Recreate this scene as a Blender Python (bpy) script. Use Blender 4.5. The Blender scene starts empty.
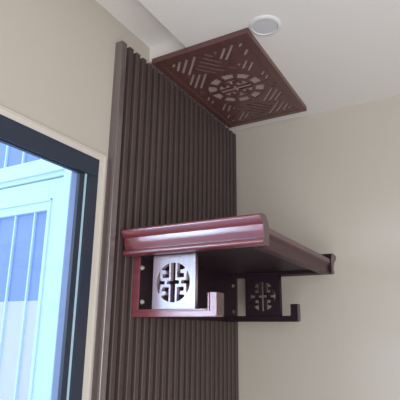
import bpy, bmesh, math, random
from mathutils import Vector, Matrix
random.seed(4)
C = bpy.context.scene.collection
Z0 = 1.90                      # underside of the altar shelf above the floor

# ------------------------------------------------------------------ materials
def new_mat(name):
    m = bpy.data.materials.new(name); m.use_nodes = True
    nt = m.node_tree
    return m, nt, nt.nodes['Principled BSDF']

def wood(name, dark, light, rough=0.35, coat=0.0, scale=(6, 60, 60), grain=0.5, spec=0.5):
    m, nt, b = new_mat(name)
    tc = nt.nodes.new('ShaderNodeTexCoord'); mp = nt.nodes.new('ShaderNodeMapping')
    mp.inputs['Scale'].default_value = scale
    n = nt.nodes.new('ShaderNodeTexNoise'); n.inputs['Scale'].default_value = 1.0
    n.inputs['Detail'].default_value = 6; n.inputs['Roughness'].default_value = 0.6
    r = nt.nodes.new('ShaderNodeValToRGB')
    r.color_ramp.elements[0].position = 0.5 - grain / 2; r.color_ramp.elements[1].position = 0.5 + grain / 2
    r.color_ramp.elements[0].color = (*dark, 1); r.color_ramp.elements[1].color = (*light, 1)
    nt.links.new(tc.outputs['Object'], mp.inputs['Vector']); nt.links.new(mp.outputs['Vector'], n.inputs['Vector'])
    nt.links.new(n.outputs['Fac'], r.inputs['Fac']); nt.links.new(r.outputs['Color'], b.inputs['Base Color'])
    b.inputs['Roughness'].default_value = rough
    b.inputs['Coat Weight'].default_value = coat; b.inputs['Coat Roughness'].default_value = 0.15
    b.inputs['Specular IOR Level'].default_value = spec
    return m

def paint(name, col, rough=0.8, var=0.03, bump=0.02, scale=120):
    m, nt, b = new_mat(name)
    tc = nt.nodes.new('ShaderNodeTexCoord')
    n = nt.nodes.new('ShaderNodeTexNoise'); n.inputs['Scale'].default_value = 2.5; n.inputs['Detail'].default_value = 3
    r = nt.nodes.new('ShaderNodeValToRGB')
    r.color_ramp.elements[0].color = (*[c * (1 - var) for c in col], 1)
    r.color_ramp.elements[1].color = (*[min(1, c * (1 + var)) for c in col], 1)
    nt.links.new(tc.outputs['Object'], n.inputs['Vector'])
    nt.links.new(n.outputs['Fac'], r.inputs['Fac']); nt.links.new(r.outputs['Color'], b.inputs['Base Color'])
    n2 = nt.nodes.new('ShaderNodeTexNoise'); n2.inputs['Scale'].default_value = scale
    bp = nt.nodes.new('ShaderNodeBump'); bp.inputs['Strength'].default_value = bump
    nt.links.new(tc.outputs['Object'], n2.inputs['Vector'])
    nt.links.new(n2.outputs['Fac'], bp.inputs['Height']); nt.links.new(bp.outputs['Normal'], b.inputs['Normal'])
    b.inputs['Roughness'].default_value = rough
    return m

M = {}
M['wall'] = paint('cream_wall_paint', (0.50, 0.47, 0.425))
M['ceil'] = paint('white_ceiling_paint', (0.76, 0.755, 0.755), var=0.01)
M['floor'] = wood('floor_boards', (0.20, 0.12, 0.07), (0.32, 0.21, 0.13), 0.4)
M['trim'] = paint('cream_gloss_trim', (0.62, 0.60, 0.56), 0.4, 0.01)
M['slat'] = wood('slat_brown', (0.050, 0.033, 0.034), (0.080, 0.054, 0.054), 0.55, 0.0, (60, 60, 3))
M['slatback'] = wood('slat_backing', (0.010, 0.006, 0.008), (0.016, 0.010, 0.011), 0.7, 0.0, (60, 60, 3))
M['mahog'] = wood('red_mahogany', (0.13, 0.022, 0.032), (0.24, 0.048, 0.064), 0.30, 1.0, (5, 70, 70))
M['mahogglare'] = wood('glare_tinted_mahogany', (0.21, 0.145, 0.20), (0.28, 0.20, 0.26), 0.3, 0.9, (60, 60, 6))  # window glare put into a paler lilac base, near bracket panel only
M['slatedge'] = wood('slat_edge_glare', (0.095, 0.072, 0.074), (0.14, 0.11, 0.115), 0.22, 1.0, (60, 60, 3))  # window glare on the outermost slat, put into a lighter base
M['mahogarm'] = wood('rose_mahogany', (0.17, 0.040, 0.060), (0.27, 0.075, 0.100), 0.38, 0.45, (5, 70, 70))
for _m in ('mahog', 'mahogglare', 'slatedge'):
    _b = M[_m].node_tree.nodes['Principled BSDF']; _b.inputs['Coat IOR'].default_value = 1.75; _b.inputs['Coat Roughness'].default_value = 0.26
M['mahogdark'] = wood('dark_mahogany', (0.013, 0.007, 0.013), (0.024, 0.011, 0.018), 0.5, 0.0, (70, 5, 70), spec=0.25)  # stained back board; on the far bracket and moulding it paints shade
M['mahoghaze'] = wood('haze_tinted_mahogany', (0.075, 0.048, 0.050), (0.105, 0.068, 0.070), 0.42, 0.2, (70, 5, 70))  # specular haze of the room-facing faces, put into the colour
M['fretwood'] = wood('mahogany_fret', (0.092, 0.040, 0.039), (0.132, 0.060, 0.057), 0.38, 0.2, (50, 6, 50))
M['tabletop'] = wood('tabletop_mahogany', (0.085, 0.042, 0.046), (0.12, 0.060, 0.064), 0.4, 0.2, (70, 5, 70))
M['apron'] = wood('apron_mahogany', (0.034, 0.011, 0.017), (0.056, 0.017, 0.026), 0.40, 0.0, (70, 5, 70), spec=0.3)
M['fretback'] = paint('fret_backing', (0.42, 0.335, 0.325), 0.7)
M['black'] = paint('black_aluminium', (0.020, 0.030, 0.056), 0.35, 0.02, 0.0)
M['gasket'] = paint('pale_glazing_bead', (0.45, 0.66, 0.80), 0.3, 0.01, 0.0)
M['extwhite'] = paint('white_exterior_paint', (0.72, 0.88, 0.90), 0.5, 0.02, 0.0)
M['extlilac'] = paint('lilac_exterior_render', (0.26, 0.32, 0.62), 0.6, 0.03, 0.0)
M['reveal'] = paint('reveal_paint', (0.22, 0.25, 0.42), 0.7, 0.02, 0.0)
M['boltdark'] = paint('dimmed_steel', (0.16, 0.15, 0.15), 0.4, 0.01, 0.0)  # far bolts: their dimness is put into a darker colour
M['steel'] = paint('steel', (0.75, 0.74, 0.74), 0.3, 0.01, 0.0)
M['steel'].node_tree.nodes['Principled BSDF'].inputs['Metallic'].default_value = 0.6
M['lampwhite'] = paint('lamp_white_plastic', (0.70, 0.715, 0.725), 0.5, 0.01, 0.0)
M['lens'] = paint('frosted_lamp_lens', (0.60, 0.62, 0.67), 0.35, 0.01, 0.0)

def paneblue(name, c1, c2, z1, z2):
    m, nt, b = new_mat(name)
    tc = nt.nodes.new('ShaderNodeTexCoord'); n = nt.nodes.new('ShaderNodeTexNoise'); n.inputs['Scale'].default_value = 3
    r = nt.nodes.new('ShaderNodeValToRGB')
    r.color_ramp.elements[0].color = (*c1, 1); r.color_ramp.elements[1].color = (*c2, 1)
    nt.links.new(tc.outputs['Object'], n.inputs['Vector']); nt.links.new(n.outputs['Fac'], r.inputs['Fac'])
    nt.links.new(r.outputs['Color'], b.inputs['Base Color'])
    b.inputs['Roughness'].default_value = 0.2
    return m
M['bluepane'] = paneblue('blue_door_glass', (0.20, 0.29, 0.66), (0.28, 0.39, 0.78), 0, 1)
M['reflpane'] = paneblue('door_glass_reflection', (0.66, 0.62, 0.80), (0.74, 0.70, 0.86), 0, 1)  # pale reflection low in the door glass, painted as colour

def glass():
    m = bpy.data.materials.new('window_glass'); m.use_nodes = True
    nt = m.node_tree; nt.nodes.clear()
    o = nt.nodes.new('ShaderNodeOutputMaterial'); mx = nt.nodes.new('ShaderNodeMixShader')
    t = nt.nodes.new('ShaderNodeBsdfTransparent'); t.inputs['Color'].default_value = (0.90, 0.97, 1.0, 1)
    g = nt.nodes.new('ShaderNodeBsdfGlossy'); g.inputs['Roughness'].default_value = 0.02
    mx.inputs['Fac'].default_value = 0.04; nt.links.new(t.outputs[0], mx.inputs[1])
    nt.links.new(g.outputs[0], mx.inputs[2]); nt.links.new(mx.outputs[0], o.inputs['Surface'])
    return m
M['glass'] = glass()

# ------------------------------------------------------------------ mesh helpers
def bx(bm, x0, x1, y0, y1, z0, z1, bev=0.0):
    t = bmesh.new()
    bmesh.ops.create_cube(t, size=1)
    for v in t.verts:
        v.co = Vector(((x0 + x1) / 2 + v.co.x * (x1 - x0), (y0 + y1) / 2 + v.co.y * (y1 - y0), (z0 + z1) / 2 + v.co.z * (z1 - z0)))
    if bev > 0:
        bmesh.ops.bevel(t, geom=t.edges[:], offset=bev, segments=2, affect='EDGES', profile=0.6)
    me = bpy.data.meshes.new('t'); t.to_mesh(me); t.free(); bm.from_mesh(me); bpy.data.meshes.remove(me)

def prism(bm, pts, fn, a, b):
    """polygon pts (p,q) swept between a and b; fn(p,q,t)->xyz"""
    lo = [bm.verts.new(fn(p, q, a)) for p, q in pts]; hi = [bm.verts.new(fn(p, q, b)) for p, q in pts]
    n = len(pts)
    bm.faces.new(lo); bm.faces.new(list(reversed(hi)))
    for i in range(n):
        bm.faces.new((lo[i], hi[i], hi[(i + 1) % n], lo[(i + 1) % n]))
    bmesh.ops.recalc_face_normals(bm, faces=bm.faces[:])

def lathe(bm, prof, c, axis='z', n=40):
    """prof: (radius, height) along axis from centre c"""
    rings = []
    for r, h in prof:
        ring = []
        for i in range(n):
            a = 2 * math.pi * i / n
            if axis == 'z': p = (c[0] + r * math.cos(a), c[1] + r * math.sin(a), c[2] + h)
            else: p = (c[0] + h, c[1] + r * math.cos(a), c[2] + r * math.sin(a))
            ring.append(bm.verts.new(p))
        rings.append(ring)
    for k in range(len(rings) - 1):
        for i in range(n):
            bm.faces.new((rings[k][i], rings[k][(i + 1) % n], rings[k + 1][(i + 1) % n], rings[k + 1][i]))
    bm.faces.new(rings[0]); bm.faces.new(rings[-1])
    bmesh.ops.recalc_face_normals(bm, faces=bm.faces[:])

def obj(name, bm, m, parent=None, smooth=False):
    me = bpy.data.meshes.new(name); bm.to_mesh(me); bm.free()
    o = bpy.data.objects.new(name, me); C.objects.link(o)
    me.materials.append(m)
    if smooth:
        for p in me.polygons: p.use_smooth = True
        try: me.set_sharp_from_angle(angle=math.radians(38))
        except Exception: pass
    if parent:
        o.parent = parent
        o.matrix_parent_inverse = Matrix.Translation(-parent_world(parent))
    return o
def parent_world(p):
    v = Vector(p.location)
    while p.parent: p = p.parent; v = v * 1  # parts sit at the origin of their thing
    return v if True else v

def box(name, m, parent, *d, bev=0.0):
    bm = bmesh.new(); bx(bm, *d, bev=bev); return obj(name, bm, m, parent)
def struct(name, bm, m, parent=None):
    o = obj(name, bm, m, parent)
    if parent is None: o['kind'] = 'structure'
    return o
def thing(name, label, cat, loc):
    o = bpy.data.objects.new(name, None); C.objects.link(o); o.location = loc
    o.empty_display_size = 0.05
    if label: o['label'] = label; o['category'] = cat; o['kind'] = 'thing'
    return o

# sheet with holes: outer polygon, list of hole polygons (2D), filled via a 2D curve
def sheet(name, outer, holes, thick, m, parent, mat4, bevel=0.0):
    cu = bpy.data.curves.new(name, 'CURVE'); cu.dimensions = '2D'; cu.fill_mode = 'BOTH'
    cu.extrude = thick / 2 - bevel; cu.bevel_depth = bevel; cu.bevel_resolution = 1; cu.offset = -bevel
    for poly in [outer] + holes:
        s = cu.splines.new('POLY'); s.points.add(len(poly) - 1); s.use_cyclic_u = True
        for i, (x, y) in enumerate(poly): s.points[i].co = (x, y, 0, 1)
    tmp = bpy.data.objects.new('tmp', cu); C.objects.link(tmp)
    dg = bpy.context.evaluated_depsgraph_get(); dg.update()
    me = bpy.data.meshes.new_from_object(tmp.evaluated_get(dg))
    bpy.data.objects.remove(tmp); bpy.data.curves.remove(cu)
    me.transform(mat4)
    me.name = name
    o = bpy.data.objects.new(name, me); C.objects.link(o)
    me.materials.clear(); me.materials.append(m)
    if parent:
        o.parent = parent; o.matrix_parent_inverse = Matrix.Translation(-Vector(parent_world(parent)))
    return o

# ------------------------------------------------------------------ room shell
X1, YN = 3.4, -4.6              # far side and rear of the room
ZC = Z0 + 0.740                 # main ceiling
ZS = Z0 + 0.800                 # recess above the slats
WY0, WY1, WZ0, WZ1 = -2.55, -0.9365, Z0 - 1.30, Z0 + 0.276   # window opening
bm = bmesh.new()
bx(bm, -0.07, 0, YN - .16, WY0, 0, ZS + .1)
bx(bm, -0.07, 0, WY1, 0.16, 0, ZS + .1)
bx(bm, -0.07, 0, WY0, WY1, 0, WZ0)
bx(bm, -0.07, 0, WY0, WY1, WZ1, ZS + .1)
struct('wall_left', bm, M['wall'])
bm = bmesh.new(); bx(bm, 0, X1 + .16, 0, 0.16, 0, ZS + .1); struct('wall_right', bm, M['wall'])
bm = bmesh.new(); bx(bm, 0, X1 + .16, YN - .16, YN, 0, ZS + .1); struct('wall_rear', bm, M['wall'])
bm = bmesh.new(); bx(bm, X1, X1 + .16, YN, 0, 0, ZS + .1); struct('wall_side', bm, M['wall'])
bm = bmesh.new(); bx(bm, -0.16, X1 + .16, YN - .16, 0.16, -0.1, 0); struct('floor', bm, M['floor'])
bm = bmesh.new()
bx(bm, 0.168, X1, YN, 0, ZC, ZS + .1)
bx(bm, 0, 0.168, -0.703, 0, ZC, ZS + .1)
bx(bm, 0, 0.168, YN, -0.703, ZS, ZS + .1)
struct('ceiling', bm, M['ceil'])
bm = bmesh.new(); bx(bm, 0, 0.015, YN, WY0 - .05, 0, .09); bx(bm, 0, 0.015, WY0 - .05, -0.90, 0, .09)
struct('baseboard_left', bm, M['trim'])
bm = bmesh.new(); bx(bm, 0.03, X1, -0.015, 0, 0, .09); struct('baseboard_right', bm, M['trim'])

# window: cream casing, black frame, sash, glass
win = bpy.data.objects.new('window_1', None); C.objects.link(win); win.location = (0, -1.74, WZ0); win['kind'] = 'structure'
def ring(bm, x0, x1, y0, y1, z0, z1, wy, wz, bev=0):
    bx(bm, x0, x1, y0, y1, z1 - wz, z1, bev); bx(bm, x0, x1, y0, y1, z0, z0 + wz, bev)
    bx(bm, x0, x1, y0, y0 + wy, z0 + wz, z1 - wz, bev); bx(bm, x0, x1, y1 - wy, y1, z0 + wz, z1 - wz, bev)
bm = bmesh.new(); bx(bm, -0.046, -0.0165, WY1 - .052, WY1 - .0005, WZ0, WZ1); bx(bm, -0.046, -0.0165, WY0 + .0005, WY0 + .052, WZ0, WZ1)
obj('outer_reveal', bm, M['reveal'], win)
bm = bmesh.new(); ring(bm, 0, 0.006, WY0 - .028, WY1 + .028, WZ0 - .021, WZ1 + .021, .028, .021, .002)
obj('window_casing', bm, M['trim'], win)
bm = bmesh.new(); ring(bm, 0.0055, 0.0085, WY0 - .028, WY1 + .028, WZ0 - .021, WZ1 + .021, .005, .004)
obj('casing_bead', bm, M['trim'], win)
bm = bmesh.new(); ring(bm, -0.016, 0.008, WY0, WY1, WZ0, WZ1, .040, .056, .002)
obj('window_frame', bm, M['black'], win)
bm = bmesh.new(); bx(bm, -0.014, 0.000, WY1 - .0455, WY1 - .0398, WZ0 + .056, WZ1 - .056); bx(bm, -0.014, 0.000, WY0 + .0398, WY0 + .0455, WZ0 + .056, WZ1 - .056)
obj('glazing_bead', bm, M['gasket'], win)
bm = bmesh.new(); ring(bm, -0.014, -0.003, WY0 + .0455, WY1 - .0455, WZ0 + .055, WZ1 - .055, .020, .004)
obj('window_sash', bm, M['black'], win)
bm = bmesh.new(); bx(bm, -0.010, -0.007, WY0 + .064, WY1 - .064, WZ0 + .058, WZ1 - .058)
obj('window_pane', bm, M['glass'], win)

# outside: a wing of the house that stands square to the window, with a glazed white door
YW = -0.40
bm = bmesh.new()
bx(bm, -0.66, -0.16, YW, YW + .1, 0, 3.6)
struct('wall_outside', bm, M['extlilac'])
bm = bmesh.new(); bx(bm, -4.0, -2.03, YW, YW + .1, 0, 3.6); bx(bm, -2.03, -0.66, YW + .0, YW + .1, Z0 + 1.02, 3.6)
struct('wall_wing', bm, M['extwhite'])
bm = bmesh.new(); bx(bm, -8, -0.16, -9, 1, -0.12, -0.02); struct('ground_outside', bm, paint('pale_paving', (0.55, 0.62, 0.72)))
door = bpy.data.objects.new('door_1', None); C.objects.link(door); door.location = (-1.35, YW, 0); door['kind'] = 'structure'
DX0, DX1 = -2.03, -0.66
bm = bmesh.new()       # casing and transom rails
bx(bm, DX1 - .05, DX1, YW - .004, YW + .08, 0, Z0 + 1.02, .004)
bx(bm, DX0, DX0 + .05, YW - .004, YW + .08, 0, Z0 + 1.02, .004)
bx(bm, DX0 + .05, DX1 - .05, YW, YW + .08, Z0 + .93, Z0 + 1.02, .004)
bx(bm, DX0 + .05, DX1 - .05, YW, YW + .08, Z0 + .505, Z0 + .618, .004)
bx(bm, DX0, DX1 - .05, YW - .012, YW + .02, Z0 + .53, Z0 + .545, .004)
bx(bm, -0.86, DX1 - .05, YW, YW + .08, Z0 + .618, Z0 + .93, .003)
obj('door_frame', bm, M['extwhite'], door)
bm = bmesh.new()       # leaf: stiles and rails, moulded edge
LX1 = -0.712
bx(bm, -0.812, LX1, YW + .006, YW + .05, 0.02, Z0 + .498, .004)
bx(bm, DX0 + .05, DX0 + .15, YW + .006, YW + .05, 0.02, Z0 + .498, .004)
bx(bm, DX0 + .15, -0.812, YW + .006, YW + .05, Z0 + .342, Z0 + .498, .004)
bx(bm, DX0 + .15, -0.812, YW + .006, YW + .05, 0.02, 0.25, .004)
ring_pts = (DX0 + .12, -0.782, 0.22, Z0 + .398)
for a in ((ring_pts[0], ring_pts[1], ring_pts[3] - .012, ring_pts[3]), (ring_pts[0], ring_pts[1], ring_pts[2], ring_pts[2] + .012),
          (ring_pts[1] - .010, ring_pts[1], ring_pts[2], ring_pts[3]), (ring_pts[0], ring_pts[0] + .010, ring_pts[2], ring_pts[3])):
    bx(bm, a[0], a[1], YW - .002, YW + .010, a[2], a[3], .003)
obj('door_leaf', bm, M['extwhite'], door)
for k in range(8):
    x = -0.905 - .141 * k
    if x > DX0 + .17:
        box('glazing_bar', M['extwhite'], door, x - .0045, x + .0045, YW + .014, YW + .030, 0.25, Z0 + .342)
        box('glazing_bar', M['extwhite'], door, x - .0045, x + .0045, YW + .014, YW + .030, Z0 + .618, Z0 + .93)
box('door_pane', M['bluepane'], door, DX0 + .15, -0.812, YW + .026, YW + .032, Z0 - .088, Z0 + .342)
box('pane_reflection', M['reflpane'], door, DX0 + .15, -0.812, YW + .026, YW + .032, 0.25, Z0 - .088)  # not a separate pane: painted reflection on the lower glass
box('transom_pane', M['bluepane'], door, DX0 + .05, -0.86, YW + .026, YW + .032, Z0 + .618, Z0 + .93)

# ------------------------------------------------------------------ slatted panel on the left wall
sp = thing('slat_wall_panel', 'dark brown vertical slat cladding on the cream wall beside the black window frame', 'wall panel', (0.015, -0.445, 0.0))
PITCH, NS = 0.0369, 24
box('backing_board', M['slatback'], sp, 0.0008, 0.008, -0.888, -0.001, 0.0, Z0 + .706)
bm = bmesh.new()
for i in range(1, NS):
    y0 = -0.889 + i * PITCH
    w = 0.0215
    prof = [(0.0081, y0), (0.0275, y0), (0.030, y0 + .0025), (0.030, y0 + w - .0025), (0.0275, y0 + w), (0.0081, y0 + w)]
    prism(bm, prof, lambda p, q, t: (p, q, t), 0.0, Z0 + .7086)
obj('slats', bm, M['slat'], sp)
bm = bmesh.new()
prism(bm, [(0.0008, -.8935), (0.0285, -.8935), (0.030, -.8920), (0.030, -.8695), (0.0285, -.8675), (0.0081, -.8675), (0.0081, -.8882), (0.0008, -.8882)], lambda p, q, t: (p, q, t), 0.0, Z0 + .7086)
e = obj('edge_slat', bm, M['slatedge'], sp); e['label'] = 'glossy outermost slat next to the window, window glare painted into its colour'

# ------------------------------------------------------------------ symbol cut-outs (round longevity sign), unit circle
def clip_circle(poly, n=10):
    return poly
def arc(x_from, x_to, top=True, n=7, r=1.0):
    s = 1 if top else -1
    return [(x_from + (x_to - x_from) * i / n, s * math.sqrt(max(0, r * r - (x_from + (x_to - x_from) * i / n) ** 2))) for i in range(n + 1)]
def tho_holes():
    H = []
    b = .135
    H.append([(-b, -.09), (-.36, -.09), (-.36, .09), (-b, .09)] + arc(-b, b, True, 4) + [(b, .09), (.36, .09), (.36, -.09), (b, -.09)] + arc(b, -b, False, 4))
    side = []
    a0 = math.asin(.58)
    for i in range(11):
        a = -a0 + 2 * a0 * i / 10; side.append((math.cos(a), math.sin(a)))
    R_ = side + [(.80, .40), (.78, .09), (.50, .09), (.50, -.09), (.78, -.09), (.80, -.40)]
    H.append(R_); H.append([(-x, y) for x, y in reversed(R_)])
    q = [(.24, .24), (.64, .24), (.64, .44), (.44, .44), (.44, .62), (.60, .62), (.72, .69)] + arc(.68, .24, True, 5)[0:]
    H.append(q); H.append([(-x, y) for x, y in reversed(q)])
    H.append([(x, -y) for x, y in reversed(q)]); H.append([(-x, -y) for x, y in q])
    return H

# ------------------------------------------------------------------ wall altar
al = thing('wall_altar', 'glossy red mahogany altar shelf with fretwork brackets hung on the slat cladding', 'altar shelf', (0.03, -0.46, Z0 - .178))
D, L0, L1 = 0.480, -0.802, -0.150
XW = 0.0305
bm = bmesh.new(); bx(bm, XW, D, L0 + .004, L1 - .004, Z0 + .036, Z0 + .053, .002)
obj('tabletop', bm, M['tabletop'], al)
bm = bmesh.new(); bx(bm, XW, D - .035, L0 + .004, L1 - .004, Z0 + .012, Z0 + .036)
obj('underside_board', bm, M['mahogdark'], al)
bm = bmesh.new()
ap = [(D - .035, -.004), (D - .010, -.004), (D - .006, 0.0), (D - .006, .024), (D - .002, .030), (D - .001, .036), (D - .035, .036)]
prism(bm, ap, lambda p, q, t: (p, t, Z0 + q), L0 + .004, L1 - .004)
obj('front_apron', bm, M['apron'], al)

def bez(p0, p1, p2, n=6):
    return [((1 - t) ** 2 * p0[0] + 2 * t * (1 - t) * p1[0] + t * t * p2[0], (1 - t) ** 2 * p0[1] + 2 * t * (1 - t) * p1[1] + t * t * p2[1]) for t in [i / n for i in range(n)]]
def front_faces(o, mat='mahoghaze'):
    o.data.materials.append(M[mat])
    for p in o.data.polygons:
        if p.normal.x > .9: p.material_index = 1  # faces turned to the room get the painted haze
def end_profile(lip, foot):
    # u outward from slab end, v height: scroll lip, cove, lower torus
    return (bez((-.004, .053), (.004, .062), (.010, .073), 4) + bez((.010, .073), (.014, .078), (.030, .078), 4) + bez((.030, .078), (lip, .078), (lip, .070), 5)
            + bez((lip, .070), (lip * .97, .058), (lip * .70, .050), 6) + bez((lip * .70, .050), (.036, .043), (.034, .033), 6)
            + bez((.034, .033), (.028, .022), (.027, .0175), 4) + [(.027, .0165)] + bez((foot - .007, .0155), (foot, .015), (foot, .005), 5)
            + bez((foot, .005), (foot, -.002), (foot - .012, -.002), 5) + [(0.006, -.002), (-.004, 0)])
def end_moulding(ybase, sgn, lip, foot, xend, mat):
    bm = bmesh.new()
    pr = end_profile(lip, foot)
    if sgn > 0: pr = list(reversed(pr))
    prism(bm, pr, lambda p, q, t: (t, ybase + sgn * p, Z0 + q), XW + .008, xend)
    o = obj('end_moulding', bm, mat, al, smooth=True)
    front_faces(o)
    return o
end_moulding(L0, -1, .052, .040, D + .008, M['mahog'])
end_moulding(L1, +1, .078, .036, D + .004, M['mahogdark'])  # same moulding as the near end; shade painted by the dark wood

# backing board between the brackets, with four bolts
box('back_board', M['mahogdark'], al, XW, 0.0555, -0.770, -0.093, Z0 - .160, Z0 + .012)
box('lower_rail', M['mahogdark'], al, XW, 0.050, -0.731, -0.093, Z0 - .178, Z0 - .161)
for y, z in ((-0.7665, -.030), (-0.7595, -.133), (-0.124, -.030), (-0.121, -.137)):
    bm = bmesh.new()
    lathe(bm, [(.0075, 0), (.0075, .002), (.0055, .003), (.0050, .007), (.003, .0085)], (0.0555, y, Z0 + z), 'x', 12)
    b = obj('bolt', bm, M['steel'] if y < -.5 else M['boltdark'], al, smooth=True)

def bracket(yn, dx, bt, mat):
    ft = .014 if dx == 0 else .024
    bm = bmesh.new()
    xh0, xh1 = .295 + dx, .322 + dx
    # one outline: post, arm and turned-up hook
    o = [(XW, -.178), (xh1 - .008, -.178), (xh1 - .002, -.175), (xh1, -.168), (xh1, -.112), (xh0, -.112), (xh0, -.150), (xh0 - .004, -.156),
         (XW, -.156)]
    prism(bm, o, lambda p, q, t: (p, t, Z0 + q), yn, yn + bt)
    bmesh.ops.bevel(bm, geom=[e for e in bm.edges if e.calc_length() > .02], offset=.0012, segments=1, affect='EDGES')
    root = obj('bracket', bm, mat, al); front_faces(root)
    box('post', mat, root, XW, .0545, yn, yn + .006, Z0 - .156, Z0 + .004, bev=.001)
    # bead along the face of the arm and hook
    bm = bmesh.new()
    bx(bm, .060, xh0 - .004, yn - .003, yn + .004, Z0 - .1625, Z0 - .1565, .0015)
    bx(bm, xh0 - .0005, xh0 + .0055, yn - .003, yn + .004, Z0 - .1625, Z0 - .113, .0015)
    bd = obj('bead', bm, mat, root)
    # fret panel with round sign
    x0, x1 = .105 + dx, .252 + dx
    cx, cz, r = (x0 + x1) / 2 - .002, -.080, .0575
    holes = [[(cx + r * x, cz + r * y) for x, y in h] for h in tho_holes()]
    m4 = Matrix.Translation((0, yn + .002 + ft / 2, Z0)) @ Matrix.Rotation(math.radians(90), 4, 'X')
    fp = sheet('fret_panel', [(x0, -.1558), (x1, -.1558), (x1, .0115), (x0, .0115)], holes, ft, M['mahogglare'] if dx == 0 else mat, root, m4)
    return root
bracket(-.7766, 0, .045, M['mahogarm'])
bracket(-.165, .026, .035, M['mahogdark'])  # same wood as the near bracket; its shade is in the dark colour
# rail that caps the bracket under the shelf
bm = bmesh.new(); bx(bm, .056, .44, -.790, -.7316, Z0 + .0005, Z0 + .0118)
obj('support_rail', bm, M['mahogdark'], al)
bm = bmesh.new(); bx(bm, .056, .44, -.172, -.155, Z0 + .0005, Z0 + .0118)
obj('support_rail', bm, M['mahogdark'], al)

# ------------------------------------------------------------------ fretwork panel on the ceiling
cp = thing('ceiling_fret_panel', 'reddish brown carved fretwork panel fixed flat to the ceiling above the altar', 'ceiling panel', (0.213, -0.4016, ZC))
PX0, PX1, PY0, PY1 = 0.0225, 0.404, -0.7188, -0.0845
ZP = Z0 + .7185
BW = .028
bm = bmesh.new()
for (a, b_, c, d) in ((PX0, PX1, PY0, PY0 + BW), (PX0, PX1, PY1 - BW, PY1), (PX0, PX0 + BW, PY0 + BW, PY1 - BW), (PX1 - BW, PX1, PY0 + BW, PY1 - BW)):
    bx(bm, a, b_, c, d, ZP, ZC - .0005, .0015)
obj('frame', bm, M['fretwood'], cp)
box('backing', M['fretback'], cp, PX0 + BW, PX1 - BW, PY0 + BW, PY1 - BW, ZP + .0085, ZC - .0005)
cx, cy = (PX0 + PX1) / 2, (PY0 + PY1) / 2
def slot(p, q, w=.0105):
    a = Vector(p); b_ = Vector(q); d = (b_ - a).normalized(); n = Vector((-d.y, d.x)) * w / 2
    return [tuple(a - n), tuple(b_ - n), tuple(b_ + n), tuple(a + n)]
segs = [((.1174, -.6757), (.0748, -.6217)), ((.1464, -.6746), (.0838, -.6005)), ((.1813, -.6773), (.0964, -.5773)),
        ((.1760, -.642), (.2330, -.574)), ((.1590, -.623), (.2300, -.540)), ((.1430, -.604), (.1950, -.543)), ((.1960, -.6560), (.2480, -.5940)), ((.2150, -.6730), (.2380, -.6450)), ((.2560, -.5600), (.2780, -.5330)), ((.0560, -.5800), (.0780, -.6080)),
        ((.1604, -.5588), (.0875, -.4687)), ((.1380, -.5650), (.0680, -.4820)), ((.1180, -.5750), (.0640, -.5110)),
        ((.2713, -.6770), (.2246, -.6218)), ((.3067, -.6840), (.2440, -.6060)), ((.3346, -.6832), (.2608, -.5955)),
        ((.3131, -.5735), (.2800, -.5340)), ((.3340, -.5680), (.2960, -.5200)), ((.3480, -.5480), (.3080, -.4960)),
        ((.0700, -.4500), (.0880, -.4270)), ((.3620, -.4720), (.3400, -.4450))]
dots = [(.352, -.646), (.353, -.600), (.205, -.643), (.267, -.579), (.236, -.602), (.290, -.590), (.320, -.610), (.207, -.668), (.066, -.665)]
R0 = .112
# extra bars that continue the basket weave towards the border and the medallion
for t in range(-8, 9):
    segs.append(((.052 + .031 * (t + 8) * .62, -.672), (.036 + .031 * (t + 8) * .62, -.652)))
segs += [((.2380, -.6650), (.2120, -.6340)), ((.1960, -.6560), (.2480, -.5940)), ((.2480, -.5500), (.2760, -.5330)), ((.3600, -.6700), (.3200, -.6200)),
         ((.3640, -.6300), (.3380, -.5980)), ((.0600, -.6400), (.0780, -.6620)), ((.0580, -.5960), (.0660, -.5860)), ((.3640, -.4400), (.3420, -.4120)),
         ((.0600, -.4800), (.0720, -.4640)), ((.0580, -.4350), (.0720, -.4180)), ((.1080, -.5450), (.1240, -.5240)), ((.3640, -.5700), (.3560, -.5600)),
         ((.3640, -.3950), (.3460, -.3720)), ((.1980, -.5700), (.2160, -.5480))]
placed = []
def samples(p, q):
    n = 14
    return [(p[0] + (q[0] - p[0]) * i / n, p[1] + (q[1] - p[1]) * i / n) for i in range(n + 1)]
def free(sm, gap):
    for x, y in sm:
        if not (PX0 + BW + .009 < x < PX1 - BW - .009 and PY0 + BW + .009 < y < PY1 - BW - .009): return False
        if math.hypot(x - cx, y - cy) < R0 + .012: return False
        for other in placed:
            for a, b_ in other:
                if math.hypot(x - a, y - b_) < gap: return False
    return True
holes = []
def shorten(p, q, k):
    m = ((p[0] + q[0]) / 2, (p[1] + q[1]) / 2)
    return tuple((m[0] + (e[0] - m[0]) * k, m[1] + (e[1] - m[1]) * k) for e in (p, q))
def turned(p): return (2 * cx - p[0], 2 * cy - p[1])
for p, q in segs:
    for k in (1, .85, .7, .55, .4):
        a, b_ = shorten(p, q, k)
        sm = samples(a, b_)
        if math.hypot(b_[0] - a[0], b_[1] - a[1]) > .012 and free(sm, .0155) and free([turned(e) for e in sm], .0155):
            placed.append(sm); placed.append([turned(e) for e in sm])
            holes.append(slot(a, b_)); holes.append(slot(turned(a), turned(b_)))
            break
for x, y in dots:
    for u, v in ((x, y), turned((x, y))):
        if free([(u, v)], .0125):
            placed.append([(u, v)])
            holes.append([(u - .005, v), (u, v - .005), (u + .005, v), (u, v + .005)])
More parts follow.
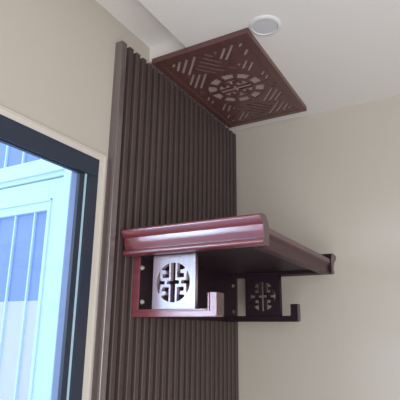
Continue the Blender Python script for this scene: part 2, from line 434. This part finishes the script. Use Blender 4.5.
# medallion: ring of arc slots, round sign inside
def ringseg(a0, a1, r0, r1, n=5):
    o = [(cx + r1 * math.cos(a0 + (a1 - a0) * i / n), cy + r1 * math.sin(a0 + (a1 - a0) * i / n)) for i in range(n + 1)]
    return o + [(cx + r0 * math.cos(a1 + (a0 - a1) * i / n), cy + r0 * math.sin(a1 + (a0 - a1) * i / n)) for i in range(n + 1)]
for k in range(10):
    a = k * math.tau / 10 + .16
    holes.append(ringseg(a, a + math.tau / 10 - .16, .077, R0))
for h in tho_holes():
    holes.append([(cx + .066 * y, cy - .066 * x) for x, y in h])
m4 = Matrix.Translation((0, 0, ZP + .0055))
sheet('fretwork', [(PX0 + BW, PY0 + BW), (PX1 - BW, PY0 + BW), (PX1 - BW, PY1 - BW), (PX0 + BW, PY1 - BW)], holes, .005, M['fretwood'], cp, m4)

# ------------------------------------------------------------------ recessed downlight
dl = thing('downlight', 'small round white recessed downlight in the ceiling near the corner of the fretwork panel', 'ceiling light', (0.4512, -0.694, ZC))
cxl = (0.456, -0.700, ZC)
bm = bmesh.new()
lathe(bm, [(.0520, -.0001), (.0520, -.002), (.049, -.005), (.042, -.006), (.0405, -.003), (.0405, -.0005)], cxl, 'z', 48)
obj('trim_ring', bm, M['lampwhite'], dl, smooth=True)
bm = bmesh.new(); lathe(bm, [(.040, -.0025), (.040, -.0036), (.020, -.0042), (.002, -.0044)], cxl, 'z', 40)
obj('lens', bm, M['lens'], dl, smooth=True)

# ------------------------------------------------------------------ light
def area(name, loc, tgt, size, power, col, sy=None):
    l = bpy.data.lights.new(name, 'AREA'); l.size = size; l.energy = power; l.color = col
    if sy: l.shape = 'RECTANGLE'; l.size_y = sy
    o = bpy.data.objects.new(name, l); C.objects.link(o); o.location = loc
    o.rotation_euler = (Vector(tgt) - Vector(loc)).to_track_quat('-Z', 'Y').to_euler()
    return o
o = area('daylight_outside', (-1.75, -4.30, Z0 + .10), (0.30, -.78, Z0 - .02), 0.6, 1.15, (0.74, 0.82, 1.0))
o.data.spread = math.radians(27)
area('rear_fill', (2.6, -3.9, 1.7), (0.5, -0.3, Z0 + .2), 1.8, 56, (1.0, 0.985, 0.97))  # unseen fill lamp added inside the closed room
area('bounce_up', (1.9, -2.4, 0.5), (1.3, -1.2, 3.0), 1.8, 43, (1.0, 0.985, 0.97))  # unseen lamp added to brighten the ceiling, in place of bounced light
w = bpy.data.worlds.new('World'); bpy.context.scene.world = w; w.use_nodes = True
bg = w.node_tree.nodes['Background']; bg.inputs['Color'].default_value = (0.72, 0.84, 1.0, 1); bg.inputs['Strength'].default_value = 2.1

# ------------------------------------------------------------------ camera
cd = bpy.data.cameras.new('camera'); cam = bpy.data.objects.new('camera', cd); C.objects.link(cam)
cd.sensor_width = 36; cd.lens = 465.7722 * 36 / 400; cd.clip_start = .02
cam.location = (0.92673, -1.92839, Z0 - .21658)
cam.rotation_euler = tuple(math.radians(a) for a in (105.72526, -0.65089, 29.6722))
bpy.context.scene.camera = cam
vs = bpy.context.scene.view_settings
vs.view_transform = 'Standard'; vs.look = 'None'; vs.exposure = 0; vs.gamma = 1
